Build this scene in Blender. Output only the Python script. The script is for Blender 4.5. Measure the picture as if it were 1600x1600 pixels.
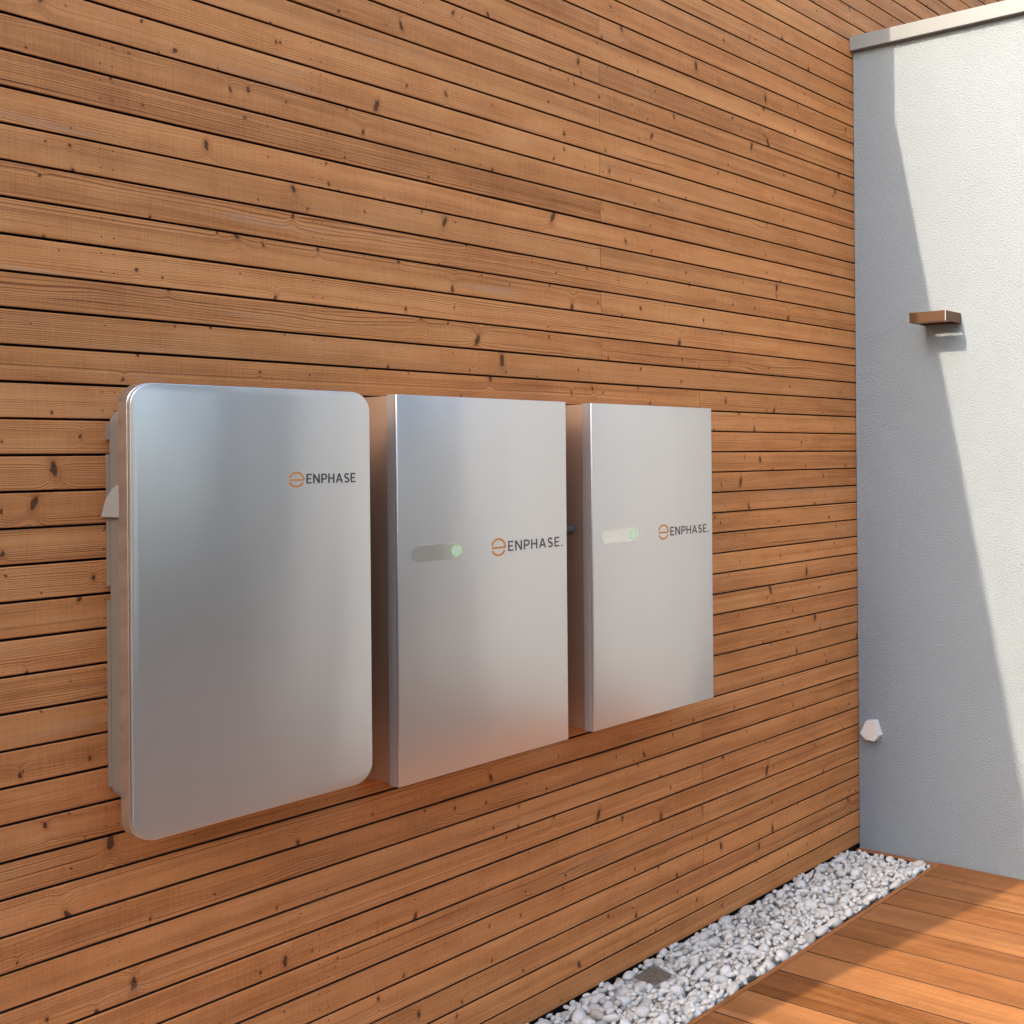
import bpy, bmesh, math, random
import numpy as np
from mathutils import Vector, Matrix
from math import radians, sin, cos, pi, sqrt

S = bpy.context.scene
for o in list(bpy.data.objects): bpy.data.objects.remove(o)
random.seed(7); rng = np.random.default_rng(7)

# ------------------------------------------------------------------ camera
# wood wall = plane y 0 (x runs along it), white wall = plane x 0, deck top = z 0
CAM = Vector((-4.1718, -2.7258, 1.7162))
cd = bpy.data.cameras.new("camera"); cam = bpy.data.objects.new("camera", cd)
S.collection.objects.link(cam); S.camera = cam
th = radians(31.135); roll = math.atan(.0085)
d = Vector((cos(th), sin(th), 0)); r = Vector((sin(th), -cos(th), 0)); u = Vector((0, 0, 1))
X = r*cos(roll) - u*sin(roll); Y = r*sin(roll) + u*cos(roll); Z = -d
M = Matrix((X, Y, Z)).transposed().to_4x4(); M.translation = CAM
cam.matrix_world = M
cd.sensor_width = 36; cd.lens = 1779.6/1600*36
cd.shift_x = -(1400-800)/1600; cd.shift_y = -(800-708.5)/1600
cd.clip_start = .02; cd.clip_end = 500

# ------------------------------------------------------------------ light
SD = Vector((1, -.175, -.85)).normalized()      # direction the sunlight travels
to = -SD
elev = math.asin(to.z)
w = bpy.data.worlds.new("World"); S.world = w; w.use_nodes = True
nt = w.node_tree; bg = nt.nodes['Background']
sky = nt.nodes.new('ShaderNodeTexSky'); sky.sky_type = 'NISHITA'; sky.sun_disc = False
sky.sun_elevation = elev; sky.sun_rotation = math.atan2(to.x, to.y)
sky.air_density = 1.6; sky.dust_density = 4.5; sky.ozone_density = 3.0
nt.links.new(sky.outputs[0], bg.inputs[0]); bg.inputs[1].default_value = .15
sl = bpy.data.lights.new("sun", 'SUN'); sun = bpy.data.objects.new("sun", sl)
S.collection.objects.link(sun); sl.energy = 2.0; sl.angle = radians(.45); sl.color = (.87, .735, .55)
sun.rotation_euler = SD.to_track_quat('-Z', 'Y').to_euler()
S.view_settings.view_transform = 'Standard'; S.view_settings.look = 'None'
S.view_settings.exposure = 1.82; S.view_settings.gamma = 1
S.render.resolution_x = S.render.resolution_y = 1024

# ------------------------------------------------------------------ helpers
def col(o, parent=None):
    S.collection.objects.link(o)
    if parent: o.parent = parent
    return o
def link_mesh(name, me, mat, parent=None, smooth=False):
    if mat: me.materials.append(mat)
    if smooth: me.polygons.foreach_set('use_smooth', [True]*len(me.polygons))
    return col(bpy.data.objects.new(name, me), parent)
def obj(name, bm, mat, parent=None, smooth=False):
    me = bpy.data.meshes.new(name); bm.to_mesh(me); bm.free()
    return link_mesh(name, me, mat, parent, smooth)
def thing(name, label, cat, loc=(0, 0, 0), group=None):
    o = bpy.data.objects.new(name, None); o.empty_display_size = .05
    o.location = loc; col(o); o['label'] = label; o['category'] = cat
    if group: o['group'] = group
    bpy.context.view_layer.update(); return o
def tag(o, label, cat, group=None):
    o['label'] = label; o['category'] = cat
    if group: o['group'] = group
    return o
def box(bm, x0, x1, y0, y1, z0, z1, bev=0, seg=2):
    vs = [bm.verts.new((x, y, z)) for x in (x0, x1) for y in (y0, y1) for z in (z0, z1)]
    F = [(0, 1, 3, 2), (4, 6, 7, 5), (0, 4, 5, 1), (2, 3, 7, 6), (0, 2, 6, 4), (1, 5, 7, 3)]
    fs = [bm.faces.new([vs[i] for i in f]) for f in F]
    if bev:
        es = list({e for f in fs for e in f.edges})
        bmesh.ops.bevel(bm, geom=es, offset=bev, segments=seg, affect='EDGES', profile=.5)
def rrect(x0, x1, z0, z1, R, n=10):
    P = []
    for cx, cz, a0 in ((x1-R, z1-R, 0), (x0+R, z1-R, 90), (x0+R, z0+R, 180), (x1-R, z0+R, 270)):
        for i in range(n+1):
            a = radians(a0+90*i/n); P.append((cx+R*cos(a), cz+R*sin(a)))
    return P
def prism(bm, P, ya, yb, caps=True, mp=None):
    mp = mp or (lambda a, y, b: (a, y, b))
    A = [bm.verts.new(mp(a, ya, b)) for a, b in P]; B = [bm.verts.new(mp(a, yb, b)) for a, b in P]
    n = len(P)
    for i in range(n): bm.faces.new((A[i], A[(i+1) % n], B[(i+1) % n], B[i]))
    if caps: bm.faces.new(A[::-1]); bm.faces.new(B)
    bmesh.ops.recalc_face_normals(bm, faces=bm.faces)
    return A, B
def autosmooth(o, ang=35):
    o.data.polygons.foreach_set('use_smooth', [True]*len(o.data.polygons))
    bm = bmesh.new(); bm.from_mesh(o.data)
    for e in bm.edges:
        if len(e.link_faces) == 2 and e.calc_face_angle(0) > radians(ang): e.smooth = False
    bm.to_mesh(o.data); bm.free(); return o

# ------------------------------------------------------------------ node helper
class N:
    def __init__(s, name):
        s.m = bpy.data.materials.new(name); s.m.use_nodes = True
        s.t = s.m.node_tree; s.b = s.t.nodes['Principled BSDF']
    def L(s, a, b):
        if isinstance(a, (int, float)): b.default_value = a
        elif isinstance(a, tuple): b.default_value = a
        else: s.t.links.new(a, b)
    def n(s, t, **k):
        q = s.t.nodes.new(t)
        for a, v in k.items(): setattr(q, a, v)
        return q
    def m_(s, op, a, b=0., c=0., clamp=False):
        q = s.n('ShaderNodeMath', operation=op, use_clamp=clamp)
        for i, v in enumerate((a, b, c)): s.L(v, q.inputs[i])
        return q.outputs[0]
    def xyz(s, x=0., y=0., z=0.):
        q = s.n('ShaderNodeCombineXYZ')
        for i, v in enumerate((x, y, z)): s.L(v, q.inputs[i])
        return q.outputs[0]
    def sep(s, v):
        q = s.n('ShaderNodeSeparateXYZ'); s.L(v, q.inputs[0]); return q.outputs
    def noise(s, v, scale=1, detail=2, rough=.5):
        q = s.n('ShaderNodeTexNoise'); s.L(v, q.inputs['Vector'])
        q.inputs['Scale'].default_value = scale; q.inputs['Detail'].default_value = detail
        q.inputs['Roughness'].default_value = rough; return q.outputs[0]
    def step(s, v, a, b, lo=0., hi=1.):
        q = s.n('ShaderNodeMapRange', interpolation_type='SMOOTHSTEP'); s.L(v, q.inputs[0])
        for i, x in enumerate((a, b, lo, hi)): s.L(x, q.inputs[i+1])
        return q.outputs[0]
    def mix(s, f, a, b, mode='MIX'):
        q = s.n('ShaderNodeMix', data_type='RGBA', blend_type=mode)
        s.L(f, q.inputs[0]); s.L(a if not isinstance(a, tuple) else (*a, 1)[:4], q.inputs[6])
        s.L(b if not isinstance(b, tuple) else (*b, 1)[:4], q.inputs[7]); return q.outputs[2]
    def ramp(s, f, st):
        q = s.n('ShaderNodeValToRGB'); e = q.color_ramp.elements
        while len(e) < len(st): e.new(.5)
        for i, (p, c) in enumerate(st): e[i].position = p; e[i].color = (*c, 1)
        s.L(f, q.inputs[0]); return q.outputs[0]
    def bump(s, h, dist, strength=1.):
        q = s.n('ShaderNodeBump'); s.L(h, q.inputs['Height']); q.inputs['Distance'].default_value = dist
        q.inputs['Strength'].default_value = strength; s.L(q.outputs[0], s.b.inputs['Normal']); return q
    def set(s, **k):
        for a, v in k.items(): s.L(v, s.b.inputs[a.replace('_', ' ')])
        return s

def plain(name, c, rough=.5, metal=0., **k):
    q = N(name); q.set(Base_Color=(*c, 1), Roughness=rough, Metallic=metal, **k); return q.m

# ---- planks: uv = metres along / across the board, 'seed' = random numbers of each board
def plank_mat(name, dark, mid, light, pitch, knots=1., rough=.55, spread=1., nails=None, gloss=.18, linek=1., vary=.11, sat=None):
    q = N(name)
    uv = q.sep(q.n('ShaderNodeUVMap', uv_map='UVMap').outputs[0]); U, V = uv[0], uv[1]
    sd = q.sep(q.n('ShaderNodeAttribute', attribute_name='seed').outputs['Vector']); R, G, B = sd
    sR = q.m_('MULTIPLY', R, 60.)
    bend = None; kmask = None; halo = None
    def layer(F, pres, a0, a1, el, salt):
        W = q.m_('MULTIPLY_ADD', U, F, q.m_('MULTIPLY', R, 311.+salt))
        v = q.n('ShaderNodeTexVoronoi', voronoi_dimensions='1D', feature='F1'); q.L(W, v.inputs['W'])
        v.inputs['Scale'].default_value = 1; v.inputs['Randomness'].default_value = .9
        su = q.m_('DIVIDE', q.m_('SUBTRACT', W, v.outputs['W']), F)
        c = q.sep(v.outputs['Color'])
        dv = q.m_('SUBTRACT', V, q.m_('MULTIPLY', c[0], pitch))
        sz = q.m_('MULTIPLY_ADD', q.m_('POWER', c[1], 2.), a1-a0, a0)
        wob = q.m_('MULTIPLY', q.m_('SUBTRACT', q.noise(q.xyz(q.m_('MULTIPLY', U, 90.), q.m_('MULTIPLY', V, 90.), sR), 1, 2), .5), .010)
        tilt = q.m_('MULTIPLY', q.m_('SUBTRACT', c[2], .5), .7)
        x = q.m_('ADD', q.m_('ADD', su, q.m_('MULTIPLY', dv, tilt)), wob)
        # elongated across the board for some knots
        h = q.m_('MULTIPLY_ADD', c[1], el, 1.)
        dd = q.m_('SQRT', q.m_('ADD', q.m_('POWER', q.m_('DIVIDE', x, sz), 2.), q.m_('POWER', q.m_('DIVIDE', dv, q.m_('MULTIPLY', sz, h)), 2.)))
        on = q.step(q.m_('FRACT', q.m_('MULTIPLY', c[0], 7.31)), pres, pres+.02, 1., 0.)
        return dd, dv, on, c
    k1 = layer(2.1*knots,   .72, .0028, .0072, 1.8, 0.)
    k2 = layer(8.0*knots, .55, .0014, .0032, .9, 17.)
    def add(a, b): return b if a is None else q.m_('MAXIMUM', a, b)
    for dd, dv, on, c in (k1, k2):
        m = q.m_('MULTIPLY', q.step(dd, .75, 1.25, 1., 0.), on); kmask = add(kmask, m)
        hl = q.m_('MULTIPLY', q.step(dd, .8, 3.0, 1., 0.), on); halo = add(halo, hl)
        e = q.m_('MULTIPLY', q.m_('MULTIPLY', dv, on), q.m_('EXPONENT', q.m_('MULTIPLY', q.m_('POWER', q.m_('DIVIDE', dd, 3.2), 2.), -1.)))
        bend = e if bend is None else q.m_('ADD', bend, e)
    low = q.noise(q.xyz(q.m_('MULTIPLY', U, 1.1), q.m_('MULTIPLY', V, 9.), sR), 1, 3, .55)
    amp = q.m_('MULTIPLY_ADD', q.m_('POWER', G, 2.), .085, .012)
    t = q.m_('ADD', V, q.m_('MULTIPLY', q.m_('SUBTRACT', low, .5), amp))
    t = q.m_('ADD', t, q.m_('MULTIPLY', bend, .75))
    # year rings: sharp dark late wood lines of uneven spacing
    freq = q.m_('MULTIPLY_ADD', B, 150.*spread, 130.*spread)
    rg = q.m_('ADD', q.m_('MULTIPLY', t, freq), q.m_('MULTIPLY', q.noise(q.xyz(0., q.m_('MULTIPLY', t, 34.), sR), 1, 2), 5.))
    saw = q.m_('FRACT', q.m_('ADD', rg, sR))
    line = q.m_('MULTIPLY', q.step(saw, .45, .93), q.step(saw, .93, 1.0, 1., 0.))
    lvis = q.step(q.noise(q.xyz(q.m_('MULTIPLY', U, .55), q.m_('MULTIPLY', t, 26.), q.m_('ADD', sR, 9.)), 1, 2), .36, .66, .12, 1.)
    line = q.m_('MULTIPLY', line, lvis)
    fine = q.noise(q.xyz(q.m_('MULTIPLY', U, 7.), q.m_('MULTIPLY', t, 620.), sR), 1, 3, .6)
    band = q.noise(q.xyz(q.m_('MULTIPLY', U, .6), q.m_('MULTIPLY', t, 30.), sR), 1, 2)
    cloud = q.noise(q.xyz(q.m_('MULTIPLY', U, 5.), q.m_('MULTIPLY', V, 12.), sR), 1, 4, .6)
    chat = q.noise(q.xyz(q.m_('MULTIPLY', U, 260.), q.m_('MULTIPLY', V, 14.), sR), 1, 2)
    f = q.m_('ADD', q.m_('MULTIPLY', band, .45), q.m_('MULTIPLY', cloud, .55))
    f = q.m_('ADD', f, q.m_('MULTIPLY', q.m_('SUBTRACT', fine, .5), .50))
    f = q.m_('ADD', f, q.m_('MULTIPLY', q.m_('SUBTRACT', chat, .5), .24))
    f = q.m_('ADD', f, q.m_('MULTIPLY', q.m_('SUBTRACT', B, .5), vary))
    c = q.ramp(f, [(.22, dark), (.5, mid), (.80, light)])
    c = q.mix(q.m_('MULTIPLY', line, .85*linek), c, (dark[0]*.52, dark[1]*.45, dark[2]*.42))
    # broad dark and pale streaks that run along the board
    st = q.noise(q.xyz(q.m_('MULTIPLY', U, .35), q.m_('MULTIPLY', t, 75.), q.m_('ADD', sR, 21.)), 1, 3, .6)
    c = q.mix(q.step(st, .56, .72, 0., .38*linek), c, (dark[0]*.62, dark[1]*.52, dark[2]*.45))
    c = q.mix(q.step(st, .44, .30, 0., .28*linek), c, light)
    # long drying cracks
    ck = q.noise(q.xyz(q.m_('MULTIPLY', U, 1.6), q.m_('MULTIPLY', t, 190.), q.m_('ADD', sR, 33.)), 1, 1)
    c = q.mix(q.step(ck, .75, .79, 0., .8*linek), c, (.05, .02, .01))
    c = q.mix(q.m_('MULTIPLY', halo, .40), c, (dark[0]*.75, dark[1]*.6, dark[2]*.5))
    kcol = q.mix(q.step(q.noise(q.xyz(q.m_('MULTIPLY', U, 320.), q.m_('MULTIPLY', V, 320.), 0.), 1, 2), .35, .6), (.030, .012, .006), (.12, .048, .019))
    c = q.mix(q.m_('MULTIPLY', kmask, .88), c, kcol)
    # grey weathered bloom in places
    wx = q.step(q.noise(q.xyz(q.m_('MULTIPLY', U, 1.7), q.m_('MULTIPLY', V, 22.), q.m_('ADD', sR, 3.)), 1, 4, .65), .60, .80)
    c = q.mix(q.m_('MULTIPLY', wx, .34*linek), c, (.44, .34, .26))
    # per board brightness
    br = q.m_('MULTIPLY_ADD', q.m_('PINGPONG', G, .5), .34, .90)
    c = q.mix(1., c, q.xyz(br, br, br), 'MULTIPLY')
    if nails:
        pos = q.sep(q.n('ShaderNodeTexCoord').outputs['Object'])
        a = q.m_('PINGPONG', q.m_('SUBTRACT', pos[0], nails[0]-nails[2]), nails[1]/2.)
        # two nail rows either side of the stud line
        a = q.m_('ABSOLUTE', q.m_('SUBTRACT', a, nails[2]))
        b = q.m_('ABSOLUTE', q.m_('SUBTRACT', q.m_('ABSOLUTE', q.m_('SUBTRACT', V, pitch*.5+.001)), pitch*.27))
        rr = q.m_('SQRT', q.m_('ADD', q.m_('POWER', a, 2.), q.m_('POWER', b, 2.)))
        nm = q.step(rr, .0014, .0024, 1., 0.)
        c = q.mix(q.m_('MULTIPLY', nm, q.step(q.noise(q.xyz(q.m_('MULTIPLY', U, 1.3), sR, 0.), 1, 1), .45, .6, .1, .75)), c, (.03, .015, .01))
    q.L(c, q.b.inputs['Base Color'])
    q.set(Roughness=q.m_('ADD', rough, q.m_('MULTIPLY', fine, .15)))
    q.b.inputs['Specular IOR Level'].default_value = gloss
    h = q.m_('ADD', q.m_('MULTIPLY', line, -1.), q.m_('MULTIPLY', fine, .6))
    h = q.m_('ADD', h, q.m_('MULTIPLY', kmask, -1.2)); h = q.m_('ADD', h, q.m_('MULTIPLY', chat, .35))
    q.bump(h, .0008, .9)
    return q.m

PITCH = .0746; Z0 = .012
STUD = -1.025; SP = .477
M_wall = plank_mat("larch_cladding", (.41, .140, .044), (.65, .256, .086), (.78, .355, .140), PITCH, nails=(STUD, SP, .012))
M_deck = plank_mat("oiled_deck_boards", (.17, .062, .019), (.285, .112, .037), (.38, .164, .060), .16, knots=.05, rough=.46, spread=.9, gloss=.14, linek=.6, vary=.40)
M_trim = plank_mat("edging_board", (.22, .08, .025), (.34, .13, .045), (.44, .19, .07), .03, knots=.1, rough=.5, linek=.5)
M_black = plain("dark_membrane", (.012, .010, .009), .9)
M_gap_shade = plain("gap_shade", (.035, .017, .009), .9)  # near-black board sides and ends paint the shade inside the gaps
M_soil = plain("dark_soil", (.05, .033, .022), .95)

# stucco
q = N("scraped_render"); co = q.n('ShaderNodeTexCoord').outputs['Object']
n1 = q.noise(co, 150, 2, .6); n2 = q.noise(co, 400, 2, .5); n3 = q.noise(co, 3, 4, .6)
c = q.mix(q.m_('MULTIPLY', n3, 1.), (.268, .306, .338), (.305, .346, .382))
c = q.mix(q.step(n1, .30, .46, .42, 0.), c, (.19, .205, .22))
q.L(c, q.b.inputs['Base Color']); q.set(Roughness=.9)
q.b.inputs['Specular IOR Level'].default_value = .2
q.bump(q.m_('ADD', n1, q.m_('MULTIPLY', n2, .45)), 0.0062, 1.); M_stucco = q.m
q = N("powder_coated_coping"); co = q.n('ShaderNodeTexCoord').outputs['Object']
q.L(q.mix(q.noise(co, 6, 4), (.205, .215, .222), (.235, .245, .252)), q.b.inputs['Base Color']); q.set(Roughness=.45); M_cope = q.m

# ------------------------------------------------------------------ planks as geometry
class Planks:
    """boards with chamfered long edges, uv in metres and a random seed per board"""
    def __init__(s): s.v = []; s.f = []; s.uv = []; s.sd = []; s.mi = []
    def board(s, a0, a1, b0, b1, t, mp, ch=.0018, off=0., n=1, near=None):
        # section (b across, t out of plane); mp maps (a, b, t) to world
        P = [(b0, -.02), (b0, t-ch), (b0+ch*.35, t-ch*.35), (b0+ch, t), (b1-ch, t), (b1-ch*.35, t-ch*.35), (b1, t-ch), (b1, -.02)]
        seed = (random.random(), random.random(), random.random())
        if near: seed = (seed[0],) + tuple(min(1, max(0, q_ + (z_-.5)*.22)) for q_, z_ in zip(near[1:], seed[1:]))
        s.last = seed; uo = random.uniform(0, 90)
        base = len(s.v)
        A = [a0+(a1-a0)*i/n for i in range(n+1)]
        jit = [(random.uniform(-1, 1)*.0004, random.uniform(-1, 1)*.0004) for _ in A]
        for i, a in enumerate(A):
            for k, (b, tt) in enumerate(P):
                jb = jit[i][0] if k < 4 else jit[i][1]
                s.v.append(mp(a, b+(jb if n > 1 else 0), tt+off))
        m = len(P)
        def uvp(i, k): return (A[i]-a0+uo, P[k][0]-b0)
        for i in range(n):
            for k in range(m-1):
                q4 = [(i, k), (i+1, k), (i+1, k+1), (i, k+1)]
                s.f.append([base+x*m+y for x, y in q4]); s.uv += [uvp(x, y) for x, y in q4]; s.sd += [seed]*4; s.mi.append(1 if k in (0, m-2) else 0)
        for i, rev in ((0, 0), (n, 1)):
            q8 = [(i, k) for k in range(m)]
            if rev: q8 = q8[::-1]
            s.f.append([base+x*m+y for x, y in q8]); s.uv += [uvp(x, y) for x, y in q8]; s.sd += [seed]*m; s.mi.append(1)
    def build(s, name, mat, parent=None):
        me = bpy.data.meshes.new(name); me.from_pydata(s.v, [], s.f)
        ul = me.uv_layers.new(name='UVMap'); ul.data.foreach_set('uv', np.array(s.uv, dtype=np.float32).ravel())
        at = me.attributes.new('seed', 'FLOAT_VECTOR', 'CORNER'); at.data.foreach_set('vector', np.array(s.sd, dtype=np.float32).ravel())
        me.polygons.foreach_set('material_index', s.mi)
        me.update(); bm = bmesh.new(); bm.from_mesh(me); bmesh.ops.recalc_face_normals(bm, faces=bm.faces); bm.to_mesh(me); bm.free()
        o = link_mesh(name, me, mat, parent); me.materials.append(M_gap_shade); return o

# ------------------------------------------------------------------ timber wall
WX0, WX1, TX, H, H2 = -4.60, 6.0, -1.22, 4.155, 6.6
wall = thing('timber_wall', 'tall wall clad in horizontal brown larch boards that carries the three metal cabinets', 'wall')
P = Planks()
mp = lambda a, b, t: (a, -t, b)
k = 0
while Z0 + k*PITCH < H2 - .03:
    z0 = Z0 + k*PITCH + .0026; z1 = Z0 + (k+1)*PITCH - .0026
    xa = WX0 if z1 < H - .02 else TX
    if z0 > H - .02 and xa == WX0: xa = TX
    js = []
    if k >= 27:
        if k % 2 == 1: js = [STUD-SP]
    elif k >= 22: js = [STUD] if k % 2 == 1 else []
    elif k < 14: js = [STUD] if k % 2 == 1 else []
    x = STUD + SP*random.choice((3, 4, 5, 6)); 
    while x < WX1: js.append(x); x += SP*random.choice((5, 6, 7))
    js = sorted([j for j in js if j > xa+.1])
    pts = [xa+.001*random.random()] + js + [WX1]
    off = random.uniform(-.0006, .0006)
    P.last = None
    for a, b in zip(pts[:-1], pts[1:]):
        P.board(a+.0004, b-.0004, z0, z1, 0., mp, off=off+random.uniform(-.0003, .0003), n=max(1, int((b-a)/.35)), near=P.last)
    k += 1
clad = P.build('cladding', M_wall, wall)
bm = bmesh.new(); box(bm, WX0+.012, WX1, .021, .26, -.10, H-.03); box(bm, TX+.012, WX1, .021, 3.0, H-.028, H2-.04)
obj('wall_core', bm, M_black, wall)
bm = bmesh.new(); box(bm, WX0-.004, TX-.002, -.006, .29, H-.02, H+.006, .001)
box(bm, TX-.006, WX1, -.012, 3.02, H2-.035, H2, .001); obj('coping', bm, plain('zinc_coping', (.18, .17, .16), .5, .6), wall)

# ------------------------------------------------------------------ white wall
ww = thing('rendered_wall', 'white rough rendered garden wall with a metal coping, half in sun and half in shade', 'wall')
bm = bmesh.new(); box(bm, 0, .25, -3.05, -.004, -.10, 3.468); obj('wall_face', bm, M_stucco, ww)
bm = bmesh.new(); box(bm, -.026, .276, -3.075, -.0025, 3.470, 3.531, .0015)
box(bm, -.004, .254, -3.054, -.006, 3.466, 3.4695)
obj('coping', bm, M_cope, ww)

# ------------------------------------------------------------------ deck, gravel bed
bm = bmesh.new(); g = 120
box(bm, -g, g, -g, g, -.5, -.13); gr = obj('ground', bm, None)
q = N("brown_gravel_ground"); co = q.n('ShaderNodeTexCoord').outputs['Object']
q.L(q.mix(q.noise(co, 1.2, 5), (.045, .034, .026), (.085, .064, .050)), q.b.inputs['Base Color']); q.set(Roughness=.9)
gr.data.materials.append(q.m); gr['kind'] = 'structure'
DY0, DY1 = -.4165, -1.42
P = Planks(); mpd = lambda a, b, t: (b, a, t)
x = .009
e = [-.0145]; e = [0.0095]
xs = [0.009 - .1635*i for i in range(0, 34)]
for i in range(len(xs)-1):
    b1, b0 = xs[i]-.0030, xs[i+1]+.0030
    if i == 0: b1 = -.003
    cuts = [DY1, DY0]
    for a, b in zip(cuts[:-1], cuts[1:]):
        P.board(a+.001, b-.001, b0, b1, 0., mpd, ch=.0006, off=random.uniform(-.0008, .0006))
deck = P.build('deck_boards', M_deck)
bm = bmesh.new(); box(bm, -5.35, -.004, DY1-.02, DY0-.004, -.128, -.026)
sub = obj('deck_frame', bm, M_black)
dk = thing('deck', 'oiled reddish brown hardwood deck of wide boards laid towards the timber wall', 'deck')
deck.parent = dk; sub.parent = dk
P = Planks(); mpt = lambda a, b, t: (a, b, t)
P.board(-5.3, -.003, -.4145, -.3935, .0005, mpt, ch=.0015)
tr = P.build('edge_board', M_trim, dk)
bm = bmesh.new(); box(bm, -5.3, -.003, -.4135, -.3945, -.128, -.021); obj('edge_support', bm, M_trim, dk)
P = Planks(); mpe = lambda a, b, t: (b, a, t)
P.board(-.392, -.006, -.034, -.003, -.003, mpe, ch=.002); eb = P.build('edging_board', M_trim)
tag(eb, 'short dark brown edging board at the foot of the white wall beside the gravel', 'edging board')
bm = bmesh.new(); box(bm, -5.3, -.036, -.3925, .02, -.129, -.085); bed = obj('gravel_bed', bm, M_soil); bed['kind'] = 'structure'

# pebbles: dropped one by one on a height field
DR = (-1.391, -.100)      # drain cover centre
def pebbles():
    tm = []
    for k in range(14):
        bm = bmesh.new(); bmesh.ops.create_icosphere(bm, subdivisions=3 if k < 0 else 2, radius=1)
        A = [Vector(rng.normal(size=3)) for _ in range(4)]; ph = rng.uniform(0, 6, 4)
        pl = [(Vector(rng.normal(size=3)).normalized(), rng.uniform(.62, .86)) for _ in range(4)]
        for v in bm.verts:
            p = v.co.copy()
            s_ = 1 + sum(.055*sin(a.dot(p)*1.5+f) for a, f in zip(A, ph))
            p *= s_
            for nrm, dd in pl:
                h = p.dot(nrm)
                if h > dd: p -= nrm*(h-dd)*.72
            v.co = p
        V = np.array([v.co[:] for v in bm.verts]); F = np.array([[v.index for v in f.verts] for f in bm.faces]); bm.free()
        tm.append((V, F))
    xa, xb, ya, yb = -4.6, -.038, -.389, .006; cs = .004
    nx, ny = int((xb-xa)/cs), int((yb-ya)/cs)
    hf = np.full((nx, ny), -.086); Vs = []; Fs = []; Cs = []; nb = 0; fails = 0
    TOP = .015
    while fails < 1000:
        big = rng.random()
        rad = rng.choice([.0110, .0138, .0168, .0200], p=[.24, .36, .27, .13])*rng.uniform(.85, 1.15)*2.15
        if rng.random() < .35 and fails > 300: rad = rng.uniform(.009, .013)
        sx, sy, sz = rad*rng.uniform(1.0, 1.5), rad*rng.uniform(.8, 1.05), rad*rng.uniform(.62, .9)
        x = rng.uniform(xa+rad, xb-rad*.8); y = rng.uniform(ya+rad*.45, yb-rad*.15)
        i0, i1 = int((x-rad-xa)/cs), int((x+rad-xa)/cs)+1; j0, j1 = int((y-rad-ya)/cs), int((y+rad-ya)/cs)+1
        i0, j0 = max(i0, 0), max(j0, 0); i1, j1 = min(i1, nx), min(j1, ny)
        gx = xa+(np.arange(i0, i1)+.5)*cs - x; gy = ya+(np.arange(j0, j1)+.5)*cs - y
        rr = (gx[:, None]**2+gy[None, :]**2)/(rad*rad); m = rr < 1
        if not m.any(): fails += 1; continue
        sub_ = hf[i0:i1, j0:j1]; low = sz*np.sqrt(np.clip(1-rr, 0, 1))
        zc = (sub_+low)[m].max()
        zc -= .30*sz
        lim = TOP - .006*(1 if y > -.02 else 0) - (.010 if (x > -.12) else 0) + (.010 if rng.random() < .08 else 0)
        if abs(x-DR[0]) < .062 and abs(y-DR[1]) < .064: lim = -.022
        if zc+sz > lim: fails += 1; continue
        fails = 0
        sub_[m] = np.maximum(sub_[m], (zc+low)[m]); hf[i0:i1, j0:j1] = sub_
        V, F = tm[rng.integers(len(tm))]
        a, b, c_ = rng.uniform(0, 6.28), rng.normal()*.45, rng.normal()*.45
        Rz = np.array([[cos(a), -sin(a), 0], [sin(a), cos(a), 0], [0, 0, 1]])
        Rx = np.array([[1, 0, 0], [0, cos(b), -sin(b)], [0, sin(b), cos(b)]])
        Ry = np.array([[cos(c_), 0, sin(c_)], [0, 1, 0], [-sin(c_), 0, cos(c_)]])
        W = (V*np.array([sx, sy, sz])) @ (Rz@Rx@Ry).T + np.array([x, y, zc])
        W[:, 1] = np.clip(W[:, 1], -.3915, .017); W[:, 0] = np.minimum(W[:, 0], -.0355)
        Vs.append(W); Fs.append(F+nb); nb += len(V); Cs.append(np.full(len(V), rng.random()))
    V = np.concatenate(Vs); F = np.concatenate(Fs); C_ = np.concatenate(Cs)
    me = bpy.data.meshes.new('gravel')
    me.vertices.add(len(V)); me.vertices.foreach_set('co', V.ravel().astype(np.float32))
    me.loops.add(F.size); me.loops.foreach_set('vertex_index', F.ravel().astype(np.int32))
    me.polygons.add(len(F)); me.polygons.foreach_set('loop_start', (np.arange(len(F))*3).astype(np.int32))
    me.polygons.foreach_set('loop_total', np.full(len(F), 3, dtype=np.int32))
    me.update(calc_edges=True)
    at = me.attributes.new('tone', 'FLOAT', 'POINT'); at.data.foreach_set('value', C_.astype(np.float32))
    print('pebbles', len(Vs)); return me
q = N("white_marble_pebble"); co = q.n('ShaderNodeTexCoord').outputs['Object']
tn = q.n('ShaderNodeAttribute', attribute_name='tone').outputs['Fac']
c = q.ramp(tn, [(0., (.36, .33, .29)), (.10, (.56, .53, .49)), (.6, (.64, .61, .575)), (.93, (.69, .665, .635)), (1., (.42, .36, .30))])
c = q.mix(q.step(q.noise(co, 90, 4, .6), .50, .72, 0., .35), c, (.38, .37, .36))
q.L(c, q.b.inputs['Base Color']); q.set(Roughness=.6)
q.bump(q.noise(co, 260, 3), .0008, .5); M_peb = q.m
gv = link_mesh('gravel', pebbles(), M_peb, None, True)
tag(gv, 'strip of rounded white pebbles between the timber wall and the deck', 'gravel'); gv['kind'] = 'stuff'

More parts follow.
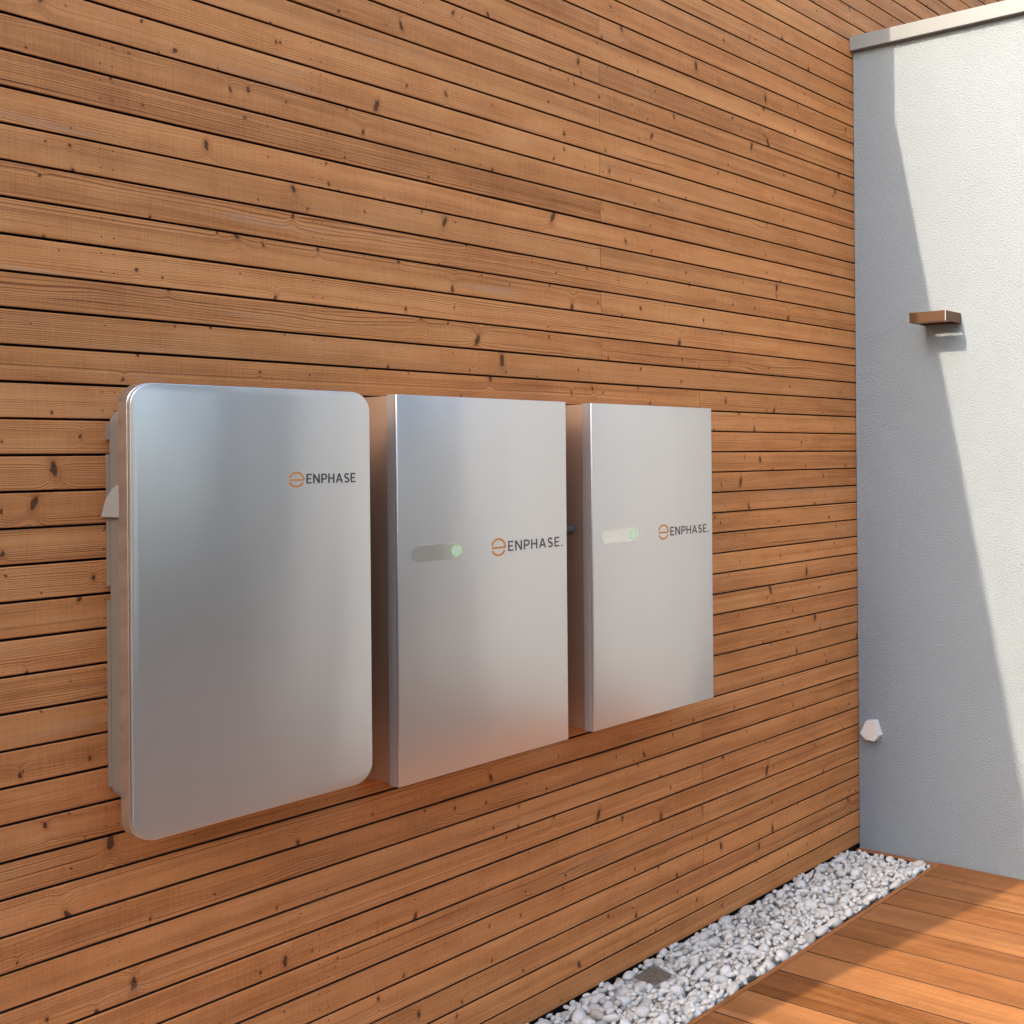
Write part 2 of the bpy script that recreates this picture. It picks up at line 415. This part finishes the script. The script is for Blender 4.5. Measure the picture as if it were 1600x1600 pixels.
# drain cover
M_steel = N("worn_drain_steel"); co = M_steel.n('ShaderNodeTexCoord').outputs['Object']
M_steel.L(M_steel.mix(M_steel.step(M_steel.noise(co, 90, 5, .7), .4, .62), (.20, .19, .165), (.33, .31, .275)), M_steel.b.inputs['Base Color'])
M_steel.set(Metallic=.65, Roughness=.55); M_steel = M_steel.m
dr = thing('drain_cover', 'small square metal cover lying in the white pebbles beside the timber wall', 'drain cover', (DR[0], DR[1], 0))
dr.rotation_euler = (radians(1.5), radians(-1.5), radians(-5))
bm = bmesh.new(); box(bm, -.043, .043, -.049, .049, .004, .0095, .0012); obj('lid', bm, M_steel, dr)
bm = bmesh.new()
for a in ((-.0465, .0465, -.0525, -.050), (-.0465, .0465, .050, .0525), (-.0465, -.044, -.0498, .0498), (.044, .0465, -.0498, .0498)):
    box(bm, a[0], a[1], a[2], a[3], -.075, .007, .0006)
obj('frame', bm, plain('galvanised_frame', (.62, .62, .60), .45, .5), dr)

# ------------------------------------------------------------------ cabinets
q = N("satin_silver_paint"); co = q.n('ShaderNodeTexCoord').outputs['Object']
q.set(Base_Color=(.70, .655, .645, 1), Metallic=.86, Roughness=.32)
px = q.sep(co)
q.bump(q.noise(q.xyz(q.m_('MULTIPLY', px[0], 4.5), 0., q.m_('MULTIPLY', px[2], .9)), 1, 1), .010, .9); M_silver = q.m
q = N("matt_grey_case"); co = q.n('ShaderNodeTexCoord').outputs['Object']
q.set(Base_Color=(.20, .17, .145, 1), Roughness=.55); q.bump(q.noise(co, 700, 2), .0002, .3); M_case = q.m
M_side = plain("wood_reflection_side", (.52, .345, .235), .45, .6)  # brown base colour paints in the reflection of the timber wall
M_rim = plain("silver_rim", (.60, .60, .61), .25, .9)
M_gasket = plain("black_gasket", (.02, .02, .02), .6)
M_orange = plain("orange_print", (.70, .25, .05), .45)
M_grey = plain("dark_grey_print", (.085, .065, .058), .45)
M_pill = plain("mirror_window", (.74, .70, .655), .14, .9)
q = N("green_indicator_light"); q.set(Base_Color=(.16, .55, .14, 1), Roughness=.4, Emission_Color=(.30, 1, .28, 1), Emission_Strength=.10); M_green = q.m

def ribbon(bm, pts, w, y, th=.0003):
    """flat stroke of width w along pts (x, z), facing -y"""
    n = len(pts); L = []; R_ = []
    for i in range(n):
        a = Vector(pts[max(i-1, 0)]); b = Vector(pts[min(i+1, n-1)]); p = Vector(pts[i])
        if 0 < i < n-1:
            d1 = (p-a).normalized(); d2 = (b-p).normalized(); t = (d1+d2).normalized(); k_ = 1/max(.35, t.dot(d1))
        else: t = (b-a).normalized(); k_ = 1
        nn = Vector((-t.y, t.x))*w/2*k_; L.append(p+nn); R_.append(p-nn)
    for off in (0, 1):
        pass
    v = [[bm.verts.new((p.x, yy, p.y)) for p in S_] for S_ in (L, R_) for yy in (y, y-th)]
    a0, a1, b0, b1 = v
    for i in range(n-1):
        bm.faces.new((a1[i], a1[i+1], b1[i+1], b1[i])); bm.faces.new((a0[i], a0[i+1], a1[i+1], a1[i])); bm.faces.new((b0[i], b0[i+1], b1[i+1], b1[i]))
    for i in (0, n-1): bm.faces.new((a0[i], a1[i], b1[i], b0[i]))
def arc(cx, cz, rx, rz, a0, a1, n=20):
    return [(cx+rx*cos(radians(a0+(a1-a0)*i/n)), cz+rz*sin(radians(a0+(a1-a0)*i/n))) for i in range(n+1)]
GL = {  # strokes in a unit cap-height box
 'E': (.56, [[(.07, 0), (.07, 1)], [(.07, .07), (.56, .07)], [(.07, .5), (.50, .5)], [(.07, .93), (.56, .93)]]),
 'N': (.74, [[(.07, 0), (.07, 1)], [(.67, 0), (.67, 1)], [(.08, .97), (.66, .03)]]),
 'P': (.60, [[(.07, 0), (.07, 1)], [(.07, .93), (.32, .93)] + arc(.34, .68, .24, .25, 88, -88, 14) + [(.07, .43)]]),
 'H': (.70, [[(.07, 0), (.07, 1)], [(.63, 0), (.63, 1)], [(.07, .5), (.63, .5)]]),
 'A': (.78, [[(.05, 0), (.36, .93)], [(.42, .93), (.73, 0)], [(.33, .93), (.45, .93)], [(.16, .30), (.62, .30)]]),
 'S': (.58, [arc(.30, .71, .21, .22, 25, 270, 18) + arc(.30, .27, .23, .22, 90, -155, 18)]),
 '.': (.2, [[(.03, .07), (.17, .07)]])}
def wordmark(parent, text, x0, x1, zb, h, y):
    gap = .20; W = sum(GL[c][0] for c in text) + gap*(len(text)-1); sc = (x1-x0)/W
    bm = bmesh.new(); x = x0; lay = 0
    for c in text:
        wd, st = GL[c]
        for s_ in st:
            ribbon(bm, [(x+a*sc, zb+b*h) for a, b in s_], .0043*h/.028, y-lay*.00004); lay = (lay+1) % 4
        x += (wd+gap)*sc
    bmesh.ops.recalc_face_normals(bm, faces=bm.faces); obj('lettering', bm, M_grey, parent)
def emblem(parent, cx, cz, rx, rz, y):
    bm = bmesh.new(); w_ = .0050*rz/.021
    ribbon(bm, arc(cx, cz, rx, rz, 168, 0, 26) + [(cx+rx*.99, cz-rz*.10), (cx-rx*1.0, cz-rz*.10)], w_*1.1, y)
    ribbon(bm, arc(cx, cz-rz*.06, rx, rz, 203, 337, 22), w_*1.1, y)
    bmesh.ops.recalc_face_normals(bm, faces=bm.faces); obj('emblem', bm, M_orange, parent)

# --- system cabinet with a rounded cover
cab = thing('electrical_cabinet', 'silver electrical cabinet with rounded corners, leftmost of the three on the timber wall', 'electrical cabinet', (-2.73, 0, .93))
cab_o = Vector((-2.73, 0, .93))
cx0, cx1, cz0, cz1, D = -2.997, -2.462, .931, 1.876, .200
def cprism(P, ya, yb, bev=0, seg=3):
    bm = bmesh.new(); A, B = prism(bm, P, ya, yb)
    if bev:
        es = [e for e in bm.edges if all(abs(v.co.y-yb) < 1e-6 for v in e.verts)]
        bmesh.ops.bevel(bm, geom=es, offset=bev, segments=seg, affect='EDGES', profile=.5)
    bmesh.ops.translate(bm, verts=bm.verts, vec=-cab_o); return bm
# case with mounting notches cut in its back edge: built as stacked slabs
bx0, bx1, bz0, bz1 = -2.953, -2.506, .983, 1.826
autosmooth(obj('case', cprism(rrect(bx0, bx1, bz0, bz1, .034, 10), -.019, -.152), M_case, cab))
bm = bmesh.new()
for za, zb in ((bz0+.03, 1.4145), (1.4445, 1.729), (1.760, bz1-.03)):
    box(bm, bx0, bx1, -.0158, -.0005, za, zb, .0012)
bmesh.ops.translate(bm, verts=bm.verts, vec=-cab_o); obj('mounting_plate', bm, M_case, cab)
# cover: rim, gasket, front plate
autosmooth(obj('cover_rim', cprism(rrect(cx0, cx1, cz0, cz1, .046, 14), -.1525, -.1885, .0035, 3), M_rim, cab))
autosmooth(obj('gasket', cprism(rrect(cx0+.006, cx1-.006, cz0+.006, cz1-.006, .041, 14), -.1888, -.1925), M_gasket, cab))
fp = autosmooth(obj('front_panel', cprism(rrect(cx0+.001, cx1-.001, cz0+.001, cz1-.001, .046, 14), -.1928, -D, .0022, 3), M_silver, cab))
hd = bmesh.new()   # small rain hood on the left flank
hp = [(0, .0, 0), (-.0115, .002, 0), (-.008, .040, .012), (-.003, .062, .030), (0, .071, .045)]
for ya_, yb_ in ((-.004, -.095),):
    A = [hd.verts.new((bx0+a+.0006, ya_-e_, 1.593+b)) for a, b, e_ in hp]; B = [hd.verts.new((bx0+a*.6+.0006, yb_, 1.593+b)) for a, b, e_ in hp]
    for i in range(5): hd.faces.new((A[i], A[(i+1) % 5], B[(i+1) % 5], B[i]))
    hd.faces.new(A); hd.faces.new(B)
bmesh.ops.recalc_face_normals(hd, faces=hd.faces)
bmesh.ops.translate(hd, verts=hd.verts, vec=-cab_o); obj('side_hood', hd, plain('grey_hood', (.31, .295, .28), .5), cab)
EX, TX0, TX1 = -2.6485, -2.6245, -2.5025
def printed(parent, org, fn):
    before = set(bpy.data.objects)
    fn()
    for o in set(bpy.data.objects)-before:
        o.data.transform(Matrix.Translation(-org))
printed(cab, cab_o, lambda: (emblem(cab, EX, 1.6685, .0170, .0155, -D-.0003), wordmark(cab, 'ENPHASE', TX0, TX1, 1.6582, .0222, -D-.0003)))

# --- battery units
M_edge = plain('satin_edge', (.60, .54, .50), .5, .55)
def battery(x0, x1, label, tx0, tx1, ex, px0, px1):
    org = Vector(((x0+x1)/2, 0, .891)); t = thing('battery_unit', label, 'battery', org, 'battery units on the timber wall')
    z0, z1, D = .8925, 1.8745, .190
    # side shell
    def profile(xa, xb, ya, yb, R, n=8):
        P = [(xa, ya)]
        P += [(xa+R-R*cos(radians(90*i/n)), yb+R-R*sin(radians(90*i/n))) for i in range(n+1)]
        P += [(xb-.004+.004*sin(radians(90*i/3)), yb+.004-.004*cos(radians(90*i/3))) for i in range(4)]
        P += [(xb, ya)]; return P
    def ext(P, za, zb, bev):
        bm = bmesh.new(); A = [bm.verts.new((a, b, za)) for a, b in P]; B = [bm.verts.new((a, b, zb)) for a, b in P]; n = len(P)
        for i in range(n): bm.faces.new((A[i], A[(i+1) % n], B[(i+1) % n], B[i]))
        ca = bm.faces.new(A[::-1]); cb = bm.faces.new(B); bmesh.ops.recalc_face_normals(bm, faces=bm.faces)
        if bev: bmesh.ops.bevel(bm, geom=list(ca.edges)+list(cb.edges), offset=bev, segments=2, affect='EDGES', profile=.5)
        bmesh.ops.translate(bm, verts=bm.verts, vec=-org); return bm
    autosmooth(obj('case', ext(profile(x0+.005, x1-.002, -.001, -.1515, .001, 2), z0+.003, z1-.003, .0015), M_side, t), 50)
    autosmooth(obj('front_cover', ext(profile(x0, x1, -.1835, -D, .0035, 5), z0, z1, .0010), M_silver, t), 50)
    bm = ext([(x0, -.152), (x0, -.1832), (x1, -.1832), (x1, -.152)], z0, z1, .0008); obj('cover_flange', bm, M_edge, t)
    def dec():
        y = -D-.0002
        bm = bmesh.new(); R = .0195; prism(bm, rrect(px0, px1, 1.4505, 1.4905, R, 12), y, y-.0005); o = obj('display_window', bm, M_pill, t)
        cxr = px1-.0215; cz = 1.4712
        bm = bmesh.new(); ribbon(bm, arc(cxr, cz, .0138, .0138, 0, 360, 40), .0021, y-.0006); bmesh.ops.recalc_face_normals(bm, faces=bm.faces)
        rg = obj('status_ring', bm, M_green, t)
        bm = bmesh.new(); prism(bm, arc(cxr, cz, .0122, .0122, 0, 351, 39), y-.0005, y-.0010); bt = obj('power_button', bm, M_btn, t)
        bm = bmesh.new(); ribbon(bm, arc(cxr, cz-.0003, .0058, .0058, 120, 420, 24), .0008, y-.0011); ribbon(bm, [(cxr, cz+.0015), (cxr, cz+.0078)], .0008, y-.00115)
        bmesh.ops.recalc_face_normals(bm, faces=bm.faces); obj('power_symbol', bm, M_green, t)
        emblem(t, ex, 1.4705, .0222, .0213, y); wordmark(t, 'ENPHASE.', tx0, tx1, 1.4565, .0275, y)
    printed(t, org, dec); return t
M_btn = plain('button_metal', (.88, .84, .82), .35, .6)
battery(-2.3840, -1.8290, 'silver battery unit with square corners in the middle, its indicator window looking dark', -2.0425, -1.8470, -2.0745, -2.344, -2.189)
battery(-1.7320, -1.1830, 'silver battery unit with square corners nearest the white wall, its indicator window looking pale', -1.3925, -1.2030, -1.4245, -1.695, -1.540)
bm = bmesh.new()
segs = 40
for i in range(segs):
    pass
pts = [(-1.8345+(.0930)*i/segs) for i in range(segs+1)]
prev = None
for i, xx in enumerate(pts):
    rad = .0125 + (.0012 if i % 2 else 0)
    ring_ = [bm.verts.new((xx, -.115+rad*cos(a), 1.497+rad*sin(a))) for a in np.linspace(0, 2*pi, 16, endpoint=False)]
    if prev:
        for j in range(16): bm.faces.new((prev[j], prev[(j+1) % 16], ring_[(j+1) % 16], ring_[j]))
    prev = ring_
bmesh.ops.recalc_face_normals(bm, faces=bm.faces)
o = obj('conduit', bm, plain('grey_conduit', (.10, .10, .095), .5), None, True)
tag(o, 'short dark conduit joining the two square battery units in the gap between them', 'conduit')

# ------------------------------------------------------------------ wall lamp
M_bronze = plain("bronze_lamp_metal", (.17, .095, .058), .38, .75)
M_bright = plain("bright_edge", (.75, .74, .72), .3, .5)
lp = thing('wall_lamp', 'flat bronze metal box lamp fixed to the white wall', 'lamp', (0, -.4408, 2.25))
lo = Vector((0, -.4408, 2.25))
ya, yb, za, zb, xf = -.5254, -.3562, 2.2515, 2.2935, -.1345
def lb(name, boxes, mat, bev=.0006):
    bm = bmesh.new()
    for b in boxes: box(bm, *b, bev)
    bmesh.ops.translate(bm, verts=bm.verts, vec=-lo); return obj(name, bm, mat, lp)
lb('front_plate', [(xf, xf+.003, ya+.0025, yb, za, zb)], M_bronze)
lb('side_plate', [(xf+.0032, -.0005, ya, ya+.003, za, zb)], M_bronze)
lb('side_plate', [(xf+.0032, -.0005, yb-.003, yb, za, zb)], M_bronze)
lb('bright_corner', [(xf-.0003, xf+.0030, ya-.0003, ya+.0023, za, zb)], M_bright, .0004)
T0, T1 = -.1045, -.0885
lb('top_plate', [(xf+.0032, T0, ya+.0032, yb-.0032, zb-.004, zb-.001), (T1, -.0045, ya+.0032, yb-.0032, zb-.004, zb-.001),
                 (T0+.0002, T1-.0002, ya+.0032, ya+.010, zb-.004, zb-.001), (T0+.0002, T1-.0002, yb-.012, yb-.0032, zb-.004, zb-.001)], M_bronze, 0)
lb('back_plate', [(-.0042, -.0006, ya+.0032, yb-.0032, za+.001, zb-.0045)], M_bronze)
lb('reflector', [(xf+.0034, -.068, ya+.0034, yb-.0034, za+.0025, za+.0045)], plain('warm_reflector', (.50, .34, .24), .4, .3), 0)

# ------------------------------------------------------------------ six sided cover
M_off = plain("offwhite_plastic", (.72, .69, .655), .5)
hx = [(-.057, .558), (-.103, .564), (-.125, .505), (-.102, .477), (-.056, .479), (-.030, .505)]
bm = bmesh.new(); hc = (-.079, .516)
A = [bm.verts.new((-.030, a, b)) for a, b in hx]; B = [bm.verts.new((-.0004, hc[0]+(a-hc[0])*1.04, hc[1]+(b-hc[1])*1.04)) for a, b in hx]
for i in range(6): bm.faces.new((A[i], A[(i+1) % 6], B[(i+1) % 6], B[i]))
ff = bm.faces.new(A); bm.faces.new(B[::-1]); bmesh.ops.recalc_face_normals(bm, faces=bm.faces)
bmesh.ops.bevel(bm, geom=list(ff.edges), offset=.0012, segments=2, affect='EDGES')
hxo = obj('outlet_cover', bm, M_off)
tag(hxo, 'small off-white six-sided cover low on the shaded white wall near the corner', 'outlet cover')

# ------------------------------------------------------------------ added garden, out of view, to shape reflections and shade
M_leaf = N('hedge_leaf'); M_leaf.set(Base_Color=(.035, .043, .022, 1), Roughness=.5); M_leaf = M_leaf.m
n = 30000; c0 = np.stack([rng.uniform(-6, 11, n), rng.uniform(-8.0, -7.0, n), rng.uniform(-.1, 1.6, n)+rng.normal(0, .08, n)], 1)
a = rng.normal(size=(n, 3)); a /= np.linalg.norm(a, axis=1)[:, None]; b = rng.normal(size=(n, 3)); b -= a*(a*b).sum(1)[:, None]; b /= np.linalg.norm(b, axis=1)[:, None]
V = np.stack([c0-a*.07, c0+b*.035, c0+a*.07, c0-b*.035], 1).reshape(-1, 3)
me = bpy.data.meshes.new('hedge'); me.from_pydata(V.tolist(), [], [[4*i, 4*i+1, 4*i+2, 4*i+3] for i in range(n)])
hg = link_mesh('hedge', me, M_leaf); tag(hg, 'unseen clipped hedge added opposite the timber wall for the cabinets to mirror', 'hedge')  # hedge added only to be mirrored in the cabinets

bm = bmesh.new(); box(bm, 0, .4, -4.25, -3.85, -.13, 3.3); bx = obj('added_pillar', bm, M_stucco)  # added pillar, mirrored as a bright streak in the left cabinet
tag(bx, 'unseen white pillar added for a bright streak mirrored in the left cabinet', 'pillar')


def cypress(x, y, h, R_, label):
    t = thing('cypress', label, 'cypress', (x, y, -.13))
    n = 7000; z = rng.uniform(.03, 1, n); a = rng.uniform(0, 2*pi, n); rr = R_*np.sqrt(rng.uniform(.3, 1, n))*np.minimum(1, (1-z)*2.2)**.7*(1+.12*np.sin(a*5+z*20))
    c0 = np.stack([rr*np.cos(a), rr*np.sin(a), z*h], 1)
    A = rng.normal(size=(n, 3)); A[:, 2] += 1.5; A /= np.linalg.norm(A, axis=1)[:, None]; B = np.cross(A, rng.normal(size=(n, 3))); B /= np.linalg.norm(B, axis=1)[:, None]
    V = np.stack([c0-A*.07, c0+B*.028, c0+A*.07, c0-B*.028], 1).reshape(-1, 3)
    me = bpy.data.meshes.new('foliage'); me.from_pydata(V.tolist(), [], [[4*i, 4*i+1, 4*i+2, 4*i+3] for i in range(n)])
    link_mesh('foliage', me, M_leaf, t)
    bm = bmesh.new(); bmesh.ops.create_cone(bm, segments=10, radius1=.07, radius2=.015, depth=h*.8, cap_ends=True); bmesh.ops.translate(bm, verts=bm.verts, vec=(0, 0, h*.4))
    obj('trunk', bm, plain('bark', (.10, .07, .05), .9), t)
cypress(.75, -3.45, 4.8, .42, 'unseen slim cypress added to darken what the middle battery front mirrors')  # added tree, darkens the reflection on the middle battery

lt = thing('added_laurel', 'unseen broad laurel added to cover the sky mirrored in the left cabinet', 'tree', (1.1, -7.3, -.13))  # added tree, hides the sky from the left cabinet's reflection
n = 16000; A = rng.normal(size=(n, 3)); A /= np.linalg.norm(A, axis=1)[:, None]; c0 = A*rng.uniform(.55, 1, n)[:, None]**.5*(1+.10*np.sin(A[:, :1]*9+A[:, 2:]*7))*np.array([1.8, 1.0, 3.6]) + np.array([0, 0, 3.6])
A = rng.normal(size=(n, 3)); A /= np.linalg.norm(A, axis=1)[:, None]; B = np.cross(A, rng.normal(size=(n, 3))); B /= np.linalg.norm(B, axis=1)[:, None]
V = np.stack([c0-A*.11, c0+B*.05, c0+A*.11, c0-B*.05], 1).reshape(-1, 3)
me = bpy.data.meshes.new('crown'); me.from_pydata(V.tolist(), [], [[4*i, 4*i+1, 4*i+2, 4*i+3] for i in range(n)]); link_mesh('crown', me, M_leaf, lt)
bm = bmesh.new(); bmesh.ops.create_cone(bm, segments=12, radius1=.12, radius2=.04, depth=3.4, cap_ends=True); bmesh.ops.translate(bm, verts=bm.verts, vec=(0, 0, 1.7)); obj('trunk', bm, plain('laurel_bark', (.09, .07, .05), .9), lt)
bm = bmesh.new(); box(bm, -9.5, -6.0, -6.5, -.8, -.13, 2.5); bx = obj('blocker_shed', bm, plain('blocker_shed_dark', (.10, .075, .05), .9))  # added blocker, keeps sun off the ground left of the deck
tag(bx, 'unseen low dark shed added to shade the ground left of the deck', 'shed')

bm = bmesh.new(); box(bm, -11, -7.2, -7.5, -1.0, -.13, 3.9); bx = obj('blocker_house', bm, plain('blocker_house_brown', (.13, .10, .08), .9))  # added taller blocker, cuts sun and low sky light on the left
tag(bx, 'unseen brown house added to block sun and sky light from the left', 'garden house')
